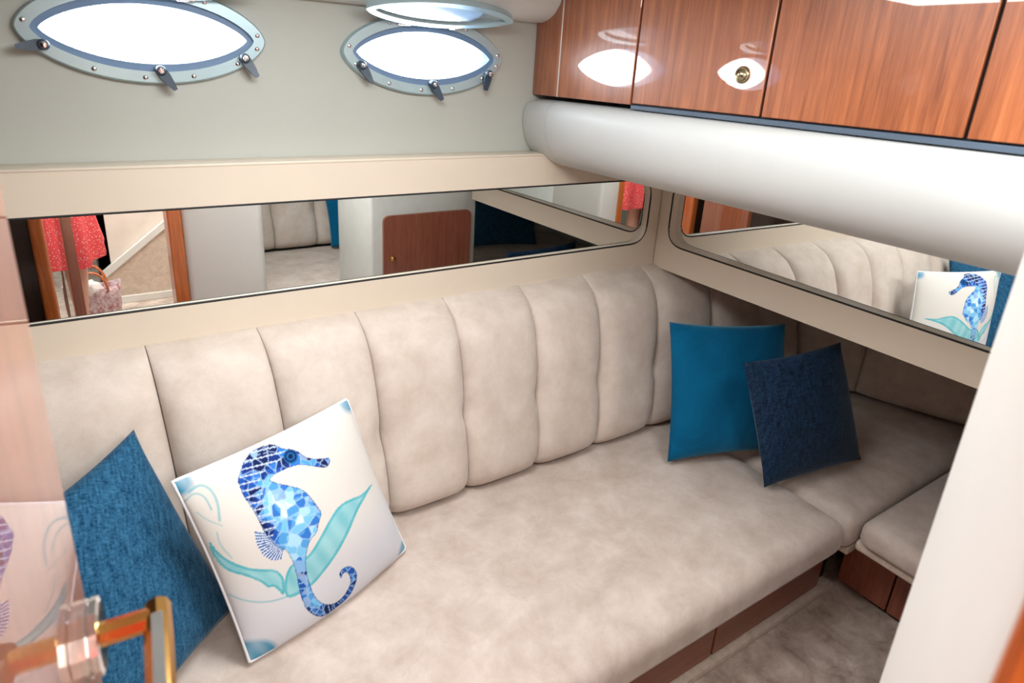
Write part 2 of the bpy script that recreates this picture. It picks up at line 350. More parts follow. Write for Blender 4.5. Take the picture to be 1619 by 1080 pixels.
# ------------------------------------------------------------------ portholes
def ring_solid(bm, outer, inner, y0, y1, rad=0.0):
    """flat ring between two ovals, front at y0 (room side), back at y1"""
    n = len(outer)
    fo = [bm.verts.new((x, y0 + rad, z)) for x, z in outer]
    mid = [((xo * 0.85 + xi * 0.15), (zo * 0.85 + zi * 0.15)) for (xo, zo), (xi, zi) in zip(outer, inner)]
    fm = [bm.verts.new((x, y0, z)) for x, z in mid]
    fi = [bm.verts.new((x, y0, z)) for x, z in inner]
    bo = [bm.verts.new((x, y1, z)) for x, z in outer]; bi = [bm.verts.new((x, y1, z)) for x, z in inner]
    for a, b_ in ((fo, fm), (fm, fi), (bo, fo), (fi, bi), (bi, bo)):
        for k in range(n): bm.faces.new((a[k], a[(k + 1) % n], b_[(k + 1) % n], b_[k]))
def make_port(idx, cx, cz):
    t = thing('window_%d' % (idx + 1), ['oval porthole whose opened pane is almost out of sight, over the door end of the settee',
                                        'oval porthole next to the wood lockers, its opened pane tilted up above it'][idx],
              'porthole', (cx, YU, cz), kind='structure')
    def o2(name, bm, m, par=None, **k): return fix(obj(name, bm, m, None, True, 35), t)
    bm = bmesh.new(); ring_solid(bm, oval(cx, cz, 0.226, 0.096, 72, 0.6), oval(cx, cz, 0.200, 0.071, 72, 0.68), YU - 0.016, YU + 0.002, 0.006); o2('flange', bm, 'steel')
    bm = bmesh.new(); ring_solid(bm, oval(cx, cz, 0.2025, 0.0735, 72, 0.68), oval(cx, cz, 0.187, 0.0565, 72, 0.74), YU - 0.008, YU + 0.05, 0.004); o2('gasket_ring', bm, 'gasket')
    for k, a in enumerate((12, 60, 120, 168, 205, 240, 265, 290, 320, 345)):
        an = math.radians(a); x = math.cos(an); s = math.copysign(max(0, 1 - x * x) ** 0.62, math.sin(an))
        bm = bmesh.new(); lathe(bm, [(0.0048, 0), (0.0048, 0.0015), (0.003, 0.0028), (0.0, 0.003)], (cx + 0.213 * x, YU - 0.0155, cz + 0.0835 * s), (0, -1, 0), 10); o2('screw', bm, 'chrome')
    for k, (dx, dz, ang) in enumerate([(-0.182, -0.030, 188 if idx == 0 else 300), (0.010, -0.068, 302), (0.176, -0.036, 302 if idx == 0 else 255)]):
        bm = bmesh.new(); px, pz = cx + dx, cz + dz; an = math.radians(ang); c_, s_ = math.cos(an), math.sin(an); y0 = YU - 0.017
        lathe(bm, [(0.010, 0), (0.010, 0.016), (0.008, 0.019), (0.0, 0.02)], (px, y0, pz), (0, -1, 0), 14)
        hub = o2('clamp_dog', bm, 'clampm')
        bm = bmesh.new(); vs = []
        for (l, w, yy) in ((0.0, 0.0095, 0.0), (0.012, 0.0105, 0.001), (0.030, 0.0075, 0.004), (0.044, 0.004, 0.007)):
            vs.append([bm.verts.new((px + c_ * l - s_ * w * q, y0 - 0.004 - yy - 0.009 * h, pz + s_ * l + c_ * w * q)) for q, h in ((-1, 0), (1, 0), (1, 1), (-1, 1))])
        for a, b_ in zip(vs, vs[1:]):
            for q in range(4): bm.faces.new((a[q], a[(q + 1) % 4], b_[(q + 1) % 4], b_[q]))
        bm.faces.new(vs[0][::-1]); bm.faces.new(vs[-1]); lv = obj('lever', bm, 'clampm', None, False); fix(lv, t); lv.parent = hub; lv.matrix_parent_inverse = hub.matrix_parent_inverse @ Matrix.Identity(4); lv.matrix_parent_inverse = Matrix.Identity(4)
        bm = bmesh.new(); lathe(bm, [(0.0055, 0), (0.0055, 0.002), (0.0, 0.0028)], (px, y0 - 0.019, pz), (0, -1, 0), 12); cs = obj('screw_cap', bm, 'chrome', None, True, 35); cs.parent = hub
    # opened hinged pane: built closed, then swung up about its hinge
    hinge = Vector((cx, YU - 0.022, cz + 0.072)); R = Matrix.Rotation(math.radians(-108), 4, 'X')
    def swing(bm):
        for v in bm.verts: v.co = hinge + (R @ (v.co - hinge))
    bm = bmesh.new(); ring_solid(bm, oval(cx, cz - 0.006, 0.197, 0.074, 72, 0.66), oval(cx, cz - 0.006, 0.176, 0.052, 72, 0.74), YU - 0.032, YU - 0.016, 0.006); swing(bm); fr = o2('pane_frame', bm, 'steel')
    bm = bmesh.new(); a = [bm.verts.new((x, YU - 0.026, z)) for x, z in oval(cx, cz - 0.006, 0.177, 0.053, 72, 0.74)]; b_ = [bm.verts.new((x, YU - 0.021, z)) for x, z in oval(cx, cz - 0.006, 0.177, 0.053, 72, 0.74)]
    n = len(a)
    for k in range(n): bm.faces.new((a[k], a[(k + 1) % n], b_[(k + 1) % n], b_[k]))
    bm.faces.new(a); bm.faces.new(b_[::-1]); swing(bm); o2('pane_glass', bm, 'glass')
    for dx in (-0.07, 0.07):
        bm = bmesh.new(); box(bm, (cx + dx - 0.018, YU - 0.028, cz + 0.066), (cx + dx + 0.018, YU - 0.012, cz + 0.078), 0.003); o2('hinge', bm, 'chrome')
for i, (cx, cz) in enumerate(PORTS): make_port(i, cx, cz)

# cove of the headliner above the portholes
bm = bmesh.new()
prof = [(1.56, 1.668), (1.535, 1.668), (1.505, 1.675), (1.478, 1.690), (1.458, 1.712), (1.446, 1.74), (1.44, 1.77), (1.44, 1.80), (1.56, 1.80)]
extrude_profile(bm, prof, (-0.46, 0, 0), (1.122, 0, 0), ((0, 1, 0), (0, 0, 1)))
tag(obj('trim_4', bm, 'head', smooth=True, angle=30), 'rounded pale headliner cove running above the portholes', 'trim', kind='structure')

# ------------------------------------------------------------------ mirror bands
FT = math.tan(math.radians(0.5))
def frame_band(name, label, pt, rect, hole, r, depth):
    """flat band with a rounded rectangular cut-out. pt(s,z,d): s along the wall, d out of the wall. rect/hole = s0,s1,z0,z1"""
    bm = bmesh.new()
    out = [(rect[0], rect[2]), (rect[1], rect[2]), (rect[1], rect[3]), (rect[0], rect[3])]
    inn = [(p.x, p.y) for p in round_poly([(hole[0], hole[2]), (hole[1], hole[2]), (hole[1], hole[3]), (hole[0], hole[3])], r, 8)]
    L = []
    for pts in (out, inn):
        vs = [bm.verts.new(pt(s, z, 0)) for s, z in pts]; L.append(vs)
        for k in range(len(vs)): bm.edges.new((vs[k], vs[(k + 1) % len(vs)]))
    bmesh.ops.triangle_fill(bm, use_beauty=True, use_dissolve=False, edges=list(bm.edges))
    for vs, pts in zip(L, (out, inn)):
        bk = [bm.verts.new(pt(s, z, -depth)) for s, z in pts]
        for k in range(len(vs)): bm.faces.new((vs[k], vs[(k + 1) % len(vs)], bk[(k + 1) % len(bk)], bk[k]))
    return tag(obj(name, bm, 'trim'), label, 'trim', kind='structure')
frame_band('trim_5', 'cream vinyl mirror surround below the portholes', lambda s, z, d: (s, YA - 0.012 - d, z), (-0.46, 1.637, 0.918, 1.316), (-0.40, 1.585, 1.008, 1.222), 0.07, 0.055)
frame_band('trim_6', 'cream vinyl mirror surround below the wood lockers', lambda s, z, d: (XB - 0.012 - d - (1.487 - s) * FT, s, z), (0.300, 1.487, 0.918, 1.316), (0.345, 1.438, 1.010, 1.24), 0.07, 0.055)
# ledge on top of the left band
bm = bmesh.new(); box(bm, (-0.46, 1.4865, 1.311), (1.25, 1.558, 1.318), 0.0025)
tag(obj('trim_7', bm, 'trim', smooth=True, angle=40), 'narrow cream ledge along the top of the mirror band', 'trim', kind='structure')
def mirror(name, label, pts, z0, z1, back):
    (x0, y0), (x1, y1) = pts; bm = bmesh.new(); bx, by = back
    poly_slab(bm, [(x0, y0), (x1, y1), (x1 + bx, y1 + by), (x0 + bx, y0 + by)], z0, z1)
    return tag(obj(name, bm, 'mirror'), label, 'mirror')
A_YAW, B_YAW = math.radians(0.25), math.radians(1.25)
mirror('wall_mirror', 'long mirror strip set below the portholes', [(-0.43, 1.494), (1.61, 1.494 + 2.04 * math.tan(A_YAW))], 0.99, 1.25, (0, 0.006))
mirror('wall_mirror', 'mirror strip set below the wood lockers', [(XB + 0.018, 1.462), (XB + 0.018 - 1.132 * math.tan(B_YAW), 0.33)], 0.99, 1.26, (0.006, 0))
# dark rubber lip round each mirror
def lip(label, pt, hole, r):
    pts = [pt(p.x, p.y) for p in round_poly([(hole[0], hole[2]), (hole[1], hole[2]), (hole[1], hole[3]), (hole[0], hole[3])], r, 8)]
    bm = bmesh.new(); tube(bm, pts + [pts[0], ], 0.0028, 8, True)
    return tag(obj('mirror_gasket', bm, 'black', smooth=True), label, 'gasket')
lip('thin dark rubber gasket round the mirror below the portholes', lambda s, z: (s, 1.4895, z), (-0.402, 1.587, 1.006, 1.224), 0.07)
lip('thin dark rubber gasket round the mirror below the lockers', lambda s, z: (XB - 0.0105 - (1.487 - s) * FT, s, z), (0.343, 1.440, 1.008, 1.242), 0.07)

# box behind the right mirror band, over the berth recess
bm = bmesh.new(); box(bm, (1.692, -1.0, 0.930), (2.97, 1.495, 1.316))
tag(obj('wall_overhang', bm, 'trim'), 'cream underside and box over the berth recess', 'wall', kind='structure')

# ------------------------------------------------------------------ overhead lockers
lk = thing('overhead_locker', 'glossy cherry wood overhead lockers with flush doors', 'cabinet', (XL, 0.5, 1.48))
bm = bmesh.new(); box(bm, (XL + 0.0085, -0.95, 1.4785), (1.90, 1.555, 1.79)); fix(obj('body', bm, 'black'), lk)
seams = [1.442, 1.154, 0.798, 0.441, 0.084, -0.273, -0.63, -0.95]
bm = bmesh.new(); box(bm, (XL, 1.4435, 1.478), (XL + 0.008, 1.558, 1.79), 0.0012, 1); fix(obj('filler_panel', bm, 'cherry'), lk)
bm = bmesh.new(); box(bm, (XL - 0.0008, 1.4405, 1.478), (XL + 0.008, 1.4435, 1.79)); fix(obj('white_bead', bm, 'white'), lk)
bm = bmesh.new(); box(bm, (XL, 1.1572, 1.478), (XL + 0.008, 1.4403, 1.79), 0.0012, 1); fix(obj('side_panel', bm, 'cherry'), lk)
for k in range(1, len(seams) - 1):
    y1, y0 = seams[k] - 0.0032, seams[k + 1] + 0.0032
    bm = bmesh.new(); box(bm, (XL, y0, 1.4815), (XL + 0.008, y1, 1.79), 0.0012, 1); dr = fix(obj('door', bm, 'cherry'), lk)
    if k in (1, 3, 5):
        ky = 0.853 if k == 1 else y0 + 0.055
        bm = bmesh.new(); lathe(bm, [(0.0165, 0), (0.0165, 0.002), (0.0145, 0.0045), (0.0125, 0.004), (0.0115, 0.002), (0.010, 0.003), (0.008, 0.0065), (0.004, 0.009), (0.0, 0.0095)], (XL - 0.0002, ky, 1.557), (-1, 0, 0), 24)
        kn = obj('push_knob', bm, 'antique', None, True, 50); kn.parent = dr
bm = bmesh.new(); box(bm, (XL - 0.002, -0.95, 1.468), (XL + 0.03, 1.152, 1.4780), 0.001, 1); fix(obj('bottom_strip', bm, 'bluestrip'), lk)

# padded white roll under the lockers, with a rounded end that meets the ledge
roll = thing('padded_bolster', 'padded white vinyl roll running under the wood lockers', 'bolster', (XL, 0.5, 1.35))
prof = []
for (x, z) in [(1.165, 1.4670), (1.13, 1.4665), (1.108, 1.461), (1.094, 1.450), (1.088, 1.430), (1.087, 1.405), (1.092, 1.375), (1.103, 1.345), (1.122, 1.318), (1.150, 1.297), (1.19, 1.283), (1.25, 1.276), (1.35, 1.276), (1.640, 1.276), (1.640, 1.300), (1.60, 1.34), (1.2, 1.40)]: prof.append((x, z))
bm = bmesh.new(); ends = []
for (y, sc_) in ((-0.95, 1.0), (0.3, 1.0), (1.0, 1.0), (1.4425, 1.0)): ends.append([bm.verts.new((x, y, z)) for x, z in prof])
n = len(prof)
for a, b_ in zip(ends, ends[1:]):
    for k in range(n): bm.faces.new((a[k], a[(k + 1) % n], b_[(k + 1) % n], b_[k]))
bm.faces.new(ends[0][::-1]); bm.faces.new(ends[-1]); fix(obj('long_pad', bm, 'pad', None, True, 50), roll)
bm = bmesh.new(); ends = []
for y, s in ((1.4440, 1.0), (1.50, 1.0), (1.545, 0.985), (1.558, 0.95)):
    ends.append([bm.verts.new((1.19 + (x - 1.19) * (s if x < 1.19 else 1), y, 1.40 + (z - 1.40) * s)) for x, z in prof if x <= 1.36])
n = len(ends[0])
for a, b_ in zip(ends, ends[1:]):
    for k in range(n): bm.faces.new((a[k], a[(k + 1) % n], b_[(k + 1) % n], b_[k]))
bm.faces.new(ends[0][::-1]); bm.faces.new(ends[-1]); fix(obj('end_pad', bm, 'pad', None, True, 50), roll)

# ------------------------------------------------------------------ upholstery
AX, AR, TH = 2.15, 0.45, math.radians(68)
ALEN = AR * TH
def path_main(s):
    """wall line behind the backrest: straight, rounded corner, then the slanting return. gives point, inward normal"""
    if s <= AX: return Vector((s, YA)), Vector((0, -1))
    if s <= AX + ALEN:
        a = (s - AX) / AR; c = Vector((AX, YA - AR)); d = Vector((math.sin(a), math.cos(a))); return c + AR * d, -d
    d = Vector((math.sin(TH), math.cos(TH))); p = Vector((AX, YA - AR)) + AR * d; t = s - AX - ALEN
    return p + Vector((math.cos(TH), -math.sin(TH))) * t, -d
PROF = [(0.000, 0.020, 0.925), (0.05, 0.055, 0.914), (0.12, 0.100, 0.890), (0.22, 0.135, 0.845), (0.36, 0.165, 0.765), (0.50, 0.185, 0.680), (0.64, 0.210, 0.600), (0.78, 0.232, 0.525), (0.88, 0.240, 0.470), (0.95, 0.228, 0.435), (1.0, 0.195, 0.4235)]
PV = [p[0] for p in PROF]; PD = [p[1] for p in PROF]; PZ = [p[2] for p in PROF]
def channel(name, path, st0, st1, sb0, sb1, m, parent, tuft0=True, tuft1=True, nu=20, nv=26, bulge=0.034):
    verts, faces = [], []
    us = [(1 - math.cos(math.pi * i / nu)) / 2 for i in range(nu + 1)]
    cols = [(-1, 0.0)] + [(0, u) for u in us] + [(-1, 1.0)]
    for back, u in cols:
        for j in range(nv + 1):
            v = j / nv; d = float(np.interp(v, PV, PD)); z = float(np.interp(v, PV, PZ))
            s = (st0 + (st1 - st0) * u) * (1 - v) + (sb0 + (sb1 - sb0) * u) * v
            p, nn = path(s)
            if back: d = 0.012
            else:
                e = abs(2 * u - 1); f = (1 - e ** 5) ** 0.6
                lat = 0.75 * bulge * (0.55 + 0.45 * math.sin(math.pi * min(1, v * 1.05)))
                off = lat * f - 0.016 * (1 - f)
                for flag, ue in ((tuft0, 0.0), (tuft1, 1.0)):
                    if flag: off -= 0.016 * math.exp(-((v - 0.56) / 0.05) ** 2 - ((u - ue) / 0.13) ** 2)
                if v < 0.12: off *= 0.35 + 0.65 * v / 0.12
                d = max(0.014, d + off)
            verts.append((p.x + nn.x * d, p.y + nn.y * d, z))
    nr = nv + 1
    for i in range(len(cols) - 1):
        for j in range(nv): faces.append((i * nr + j, i * nr + j + 1, (i + 1) * nr + j + 1, (i + 1) * nr + j))
    faces.append([i * nr for i in range(len(cols))]); faces.append([i * nr + nv for i in range(len(cols))][::-1])
    L = (len(cols) - 1) * nr
    faces.append(list(range(nr))); faces.append([L + j for j in range(nr)][::-1])
    o = pyd(name, verts, faces, m, None, True, 55); return fix(o, parent)
back = thing('corner_settee', 'corner settee with channel-tufted beige suede back and cherry drawers below', 'settee', (1.0, 1.1, 0))
tops = [-0.44, -0.197, 0.063, 0.300, 0.545, 0.803, 1.063, 1.315, 1.575, 1.83, 2.08, 2.38, 2.76, 3.72]
def bshift(s):
    if s < 0.2: return 0.035
    if s < 1.6: return 0.065 - 0.108 * s
    return -0.108 * max(0.0, 1 - (s - 1.6) / 0.6)
for k in range(len(tops) - 1):
    a, b_ = tops[k], tops[k + 1]; last = k == len(tops) - 2
    a2, b2 = a + 0.0008, b_ - 0.0008
    channel('backrest_channel', path_main, a2, b2, a2 + bshift(a), b2 + bshift(b_), 'suede', back, not last, not last and k < len(tops) - 3, bulge=0.02 if last else 0.034, nu=20)

cu = cushion('seat_cushion', [(1.660, 0.662), (1.660, 1.40), (-0.44, 1.40), (-0.44, 0.662)], 0.295, ZS - 0.010, 0.048, 'suede_seat', crown=0.012, corner=0.03, rb=0.03)
tag(cu, 'long beige suede seat cushion carrying the printed seahorse pillow', 'cushion')
cu = cushion('seat_cushion', [(1.668, 0.662), (2.66, 0.662), (2.50, 1.10), (2.32, 1.28), (2.05, 1.40), (1.668, 1.40)], 0.295, ZS - 0.012, 0.04, 'suede_seat', crown=0.012, corner=0.04, rb=0.02)
tag(cu, 'beige suede corner seat cushion half under the dark navy pillow', 'cushion')
cu = cushion('seat_cushion', [(1.685, -0.75), (2.88, -0.75), (2.88, -0.05), (2.64, 0.650), (1.685, 0.650)], 0.332, ZS - 0.008, 0.036, 'suede_seat', crown=0.012, corner=0.04, rb=0.02)
tag(cu, 'beige suede seat cushion over the carpet-edged wooden base', 'cushion')

# bases
base = back
bm = bmesh.new(); box(bm, (-0.44, 0.785, 0.0), (1.875, 1.50, 0.292)); fix(obj('carcass', bm, 'black'), base)
for x0, x1 in ((1.292, 1.800), (0.776, 1.284), (0.260, 0.768), (-0.256, 0.252)):
    bm = bmesh.new(); box(bm, (x0, 0.762, 0.030), (x1, 0.784, 0.286), 0.002, 1); dw = fix(obj('drawer', bm, 'cherry_base'), base)
    xm = (x0 + x1) / 2
    bm = bmesh.new(); lathe(bm, [(0.012, 0), (0.012, 0.003), (0.008, 0.006), (0.0, 0.007)], (xm, 0.762, 0.215), (0, -1, 0), 16); q = obj('pull', bm, 'gold', None, True, 40); q.parent = dw
bm = bmesh.new(); box(bm, (-0.44, 0.742, 0.0), (1.868, 0.784, 0.026), 0.006); fix(obj('carpet_kick', bm, 'carpet_light', None, True, 40), base)
base2 = back
bm = bmesh.new(); box(bm, (1.925, -0.76, 0.0), (2.90, 0.652, 0.298)); fix(obj('end_carcass', bm, 'black'), base2)
for y0, y1 in ((0.600, 0.752), (-0.10, 0.595), (-0.74, -0.105)):
    bm = bmesh.new(); box(bm, (1.902, y0, 0.02), (1.924, y1, 0.267 if y1 > 0.7 else 0.297), 0.002, 1); fix(obj('panel', bm, 'cherry_side'), base2)
bm = bmesh.new(); box(bm, (1.705, -0.76, 0.299), (2.90, 0.655, 0.331), 0.010, 3); fix(obj('carpeted_edge', bm, 'carpet_light', None, True, 40), base2)
bm = bmesh.new(); box(bm, (1.700, 0.665, 0.270), (2.30, 1.30, 0.2935), 0.004); fix(obj('corner_board', bm, 'carpet_light'), base2)

# ------------------------------------------------------------------ pillows
def pillow(name, bl, br, tr, tl, T, m, parent=None, N=36, pinch=0.05, power=0.55, wr=0.0, belly=0.0):
    """stuffed square pillow between four tip points; front faces the normal of (bl,br,tl)"""
    bl, br, tr, tl = (np.array(p, float) for p in (bl, br, tr, tl))
    nrm = np.cross(br - bl, tl - bl); nrm /= np.linalg.norm(nrm)
    u = np.linspace(0, 1, N + 1); U_, V_ = np.meshgrid(u, u, indexing='ij')
    a, b_ = 2 * U_ - 1, 2 * V_ - 1
    us = 0.5 + (U_ - 0.5) * (1 - pinch * (1 - b_ ** 2)); vs = 0.5 + (V_ - 0.5) * (1 - pinch * (1 - a ** 2)) - belly * (1 - a ** 2) * (1 - V_)
    P = ((1 - us) * (1 - vs))[..., None] * bl + (us * (1 - vs))[..., None] * br + (us * vs)[..., None] * tr + ((1 - us) * vs)[..., None] * tl
    th = T * np.clip((1 - a ** 2) * (1 - b_ ** 2), 0, 1) ** power
    if wr: th = th * (1 + wr * np.sin(9 * U_ + 5 * V_) * np.sin(6 * V_ - 3 * U_ + 1))
    front = P + nrm * th[..., None]; bk = P - nrm * (0.8 * th)[..., None]
    n1 = (N + 1) ** 2; verts = np.concatenate([front.reshape(-1, 3), bk.reshape(-1, 3)]); faces = []
    idx = np.arange(n1).reshape(N + 1, N + 1)
    q = np.stack([idx[:-1, :-1], idx[1:, :-1], idx[1:, 1:], idx[:-1, 1:]], -1).reshape(-1, 4)
    faces = q.tolist() + (q[:, ::-1] + n1).tolist()
    me = bpy.data.meshes.new(name); me.from_pydata(verts.tolist(), [], faces); me.update()
    o = link(name, me, m, None, True)
    if parent is not None: fix(o, parent)
    border = np.concatenate([idx[:, 0], idx[-1, 1:], idx[::-1, -1][1:], idx[0, ::-1][1:]])
    bm = bmesh.new(); bm.from_mesh(me); bmesh.ops.remove_doubles(bm, verts=bm.verts, dist=1e-5) if N < 60 else None; bm.to_mesh(me); bm.free()
    for p in me.polygons: p.use_smooth = True
    return o, U_, V_, front.reshape(-1, 3)[border], n1
o, *_ = pillow('throw_pillow', (1.372, 1.080, 0.442), (1.776, 0.945, 0.442), (1.835, 1.075, 0.815), (1.447, 1.215, 0.838), 0.065, 'teal', wr=0.05)
tag(o, 'bright teal velvet pillow standing in the corner behind the navy one', 'pillow')
o, *_ = pillow('throw_pillow', (1.537, 0.858, 0.436), (1.945, 0.797, 0.436), (1.826, 0.888, 0.828), (1.422, 0.928, 0.832), 0.065, 'navy', wr=0.05)
tag(o, 'dark navy woven pillow leaning on the teal one', 'pillow')
o, *_ = pillow('throw_pillow', (-0.125, 0.880, 0.440), (0.147, 1.160, 0.434), (0.016, 1.300, 0.828), (-0.250, 1.030, 0.815), 0.064, 'denim', wr=0.04, pinch=0.07)
tag(o, 'denim blue woven pillow tucked behind the seahorse pillow', 'pillow')

# seahorse pillow: print coordinates come from where the motif lies on the pillow face
def smooth(pts, closed, it=2):
    p = np.array(pts, float)
    for _ in range(it):
        q = np.roll(p, -1, 0) if closed else p[1:]; a = p if closed else p[:-1]
        r = np.stack([0.75 * a + 0.25 * q, 0.25 * a + 0.75 * q], 1).reshape(-1, 2)
        p = r if closed else np.concatenate([p[:1], r, p[-1:]])
    return p
def to_uv(pts): return np.array(pts, float) / 800.0
RM = np.array(ROT.to_3x3())
def motif_xy(P):
    q = (P - np.array([0, 0, CAMZ])) @ RM; px = CX + F * q[:, 0] / -q[:, 2]; py = CY - F * q[:, 1] / -q[:, 2]
    return (px - 260) * 2.3475 / 800.0, (py - 610) * 2.3475 / 800.0
def inside(poly, X, Y):
    r = np.zeros(X.shape, bool); n = len(poly)
    for i in range(n):
        x0, y0 = poly[i]; x1, y1 = poly[(i + 1) % n]
        c = ((y0 > Y) != (y1 > Y)) & (X < (x1 - x0) * (Y - y0) / (y1 - y0 + 1e-12) + x0); r ^= c
    return r
def near(line, X, Y):
    d = np.full(X.shape, 9.0)
    for (x0, y0), (x1, y1) in zip(line, line[1:]):
        L2 = (x1 - x0) ** 2 + (y1 - y0) ** 2 + 1e-12; t = np.clip(((X - x0) * (x1 - x0) + (Y - y0) * (y1 - y0)) / L2, 0, 1)
        d = np.minimum(d, np.hypot(X - x0 - t * (x1 - x0), Y - y0 - t * (y1 - y0)))
    return d
SEA = [(612, 266), (616, 285), (602, 306), (560, 301), (505, 292), (468, 302), (440, 312), (415, 326), (396, 340), (390, 352), (420, 362), (470, 372), (500, 380), (522, 392), (545, 415), (568, 448), (586, 472), (574, 505), (566, 548), (545, 567), (532, 600), (524, 645), (528, 690), (537, 730), (552, 772), (575, 803), (608, 814), (640, 804), (668, 778), (688, 742), (692, 712), (676, 690), (662, 698), (657, 718), (648, 704), (656, 680), (684, 667), (709, 680), (716, 712), (706, 746), (690, 776), (662, 806), (626, 832), (592, 858), (560, 856), (526, 832), (510, 792), (496, 742), (490, 700), (474, 650), (455, 612), (425, 602), (400, 582), (374, 550), (360, 520), (344, 490), (322, 450), (303, 424), (288, 402), (281, 376), (270, 356), (280, 320), (294, 280), (320, 245), (360, 226), (402, 214), (440, 234), (470, 234), (500, 245), (522, 264), (560, 272), (598, 268)]
FIN = [(333, 542), (362, 540), (400, 566), (444, 612), (438, 642), (404, 650), (368, 630), (344, 594)]
WAVE = [(782, 348), (742, 420), (716, 466), (690, 532), (650, 612), (600, 682), (555, 737), (500, 777), (450, 792), (444, 742), (450, 700), (470, 660), (530, 640), (580, 560), (610, 500), (650, 440), (700, 416), (735, 404)]
WAVE2 = [(163, 568), (200, 622), (260, 660), (330, 682), (440, 680), (452, 792), (408, 742), (384, 752), (362, 730), (300, 706), (240, 692), (200, 660), (170, 612)]
LINES = [([(90, 395), (130, 365), (170, 380), (198, 430), (205, 500)], 0.010), ([(75, 430), (110, 395), (150, 410), (175, 460)], 0.007), ([(240, 775), (300, 800), (380, 805), (450, 786), (520, 755)], 0.006), ([(195, 545), (205, 590), (250, 640)], 0.005), ([(120, 470), (160, 500), (215, 520)], 0.004)]
def paint(X, Y, U_, V_):
    col = np.empty(X.shape + (3,)); col[:] = srgb(218, 214, 207)
    grey = np.array(srgb(208, 210, 216)); w = np.clip((0.55 - V_) * 3, 0, 1)[..., None]; col[:] = col * (1 - w) + grey * w
    def voro(k, seed):
        r = np.random.default_rng(seed); S = r.random((k, 2)) * 1.1; d1 = np.full(X.shape, 9.0); d2 = d1.copy(); idx = np.zeros(X.shape, int)
        for i, (a, b_) in enumerate(S):
            d = np.hypot(X - a, Y - b_); m1 = d < d1
            d2 = np.where(m1, d1, np.minimum(d2, d)); idx = np.where(m1, i, idx); d1 = np.where(m1, d, d1)
        return idx, d2 - d1, r.random(k)
    idx, edge, rv = voro(700, 3)
    nz = 0.5 + 0.25 * np.sin(31 * X + 17 * Y) * np.sin(23 * Y - 11 * X) + 0.25 * np.sin(57 * X - 43 * Y)
    teal_l, teal_d = np.array(srgb(176, 218, 222)), np.array(srgb(92, 178, 190))
    for poly in (WAVE, WAVE2):
        p = to_uv(smooth(poly, True)); mk = inside(p, X, Y); d = near(list(p) + [p[0]], X, Y)
        a = np.clip(0.25 + 0.5 * nz + 0.5 * (d < 0.012), 0, 1)[..., None]; c = teal_l * (1 - a) + teal_d * a
        col[mk] = c[mk]
    for ln, wd_ in LINES:
        d = near(to_uv(smooth(ln, False, 3)), X, Y); a = (np.clip(1 - d / wd_, 0, 1) * 0.8)[..., None]; col = col * (1 - a) + teal_d * a
    for cu_, cv in ((0, 0), (1, 0), (1, 1), (0, 1)):
        d = np.hypot(U_ - cu_, (V_ - cv)); R_ = 0.14 if (cu_, cv) == (0, 0) else 0.085
        a = (np.clip((R_ - d) / 0.03, 0, 1) * (0.55 + 0.45 * nz))[..., None]; col = col * (1 - a) + np.array(srgb(40, 140, 176)) * a
    # fin: light with dark rays
    p = to_uv(FIN); mk = inside(p, X, Y); o_ = to_uv([(455, 560)])[0]; ang = np.arctan2(Y - o_[1], X - o_[0])
    ray_ = (np.sin(ang * 62) > 0.05); c = np.where(ray_[..., None], np.array(srgb(48, 84, 150)), np.array(srgb(206, 220, 236))); col[mk] = c[mk]
    # seahorse body mosaic
    p = to_uv(smooth(SEA, True, 1)); mk = inside(p, X, Y); d = near(list(p) + [p[0]], X, Y)
    pal = np.array([srgb(*c) for c in ((22, 34, 84), (28, 52, 120), (34, 84, 168), (52, 118, 200), (82, 156, 216), (120, 190, 230), (168, 214, 238), (206, 230, 242))])
    spine = to_uv([(395, 235), (310, 300), (300, 380), (330, 450), (365, 520)])
    dark = np.clip(1 - near(spine, X, Y) / 0.10, 0, 1)
    tail = to_uv([(500, 690), (520, 790), (575, 835), (640, 815), (695, 750), (690, 690), (655, 700)]); tl_ = np.clip(1 - near(tail, X, Y) / 0.07, 0, 1)
    belly = to_uv([(420, 450), (470, 460), (520, 470), (480, 560)]); bl_ = np.clip(1 - near(belly, X, Y) / 0.14, 0, 1)
    headp = to_uv([(430, 270), (500, 270), (600, 285)]); hd = np.clip(1 - near(headp, X, Y) / 0.07, 0, 1)
    lev = 3.1 + (rv[idx] - 0.5) * 4.4 - 3.2 * dark + 2.6 * bl_ - 1.0 * tl_ - 0.9 * hd + 0.5 * (nz - 0.5)
    lv = np.clip(np.round(lev), 0, 7).astype(int); c = pal[lv]
    crack = (edge < 0.004); c = np.where(crack[..., None], c * 0.45 + 0.55 * np.array(srgb(176, 204, 232)), c)
    for ln in (tail,):   # segment bands along the tail
        s = np.zeros(X.shape); best = np.full(X.shape, 9.0); acc = 0
        for (x0, y0), (x1, y1) in zip(ln, ln[1:]):
            L = math.hypot(x1 - x0, y1 - y0); t = np.clip(((X - x0) * (x1 - x0) + (Y - y0) * (y1 - y0)) / (L * L), 0, 1)
            dd = np.hypot(X - x0 - t * (x1 - x0), Y - y0 - t * (y1 - y0)); m1 = dd < best; best = np.where(m1, dd, best); s = np.where(m1, acc + t * L, s); acc += L
        band = (np.mod(s, 0.026) < 0.005) & (tl_ > 0.25); c = np.where(band[..., None], np.array(srgb(130, 176, 222)), c)
    back_b = (np.mod(Y * 1.0 + 0.25 * X, 0.034) < 0.006) & (dark > 0.35); c = np.where(back_b[..., None], np.array(srgb(190, 206, 230)), c)
    rim = d < 0.0045; c = np.where(rim[..., None], c * 0.5 + np.array(srgb(26, 52, 110)) * 0.5, c)
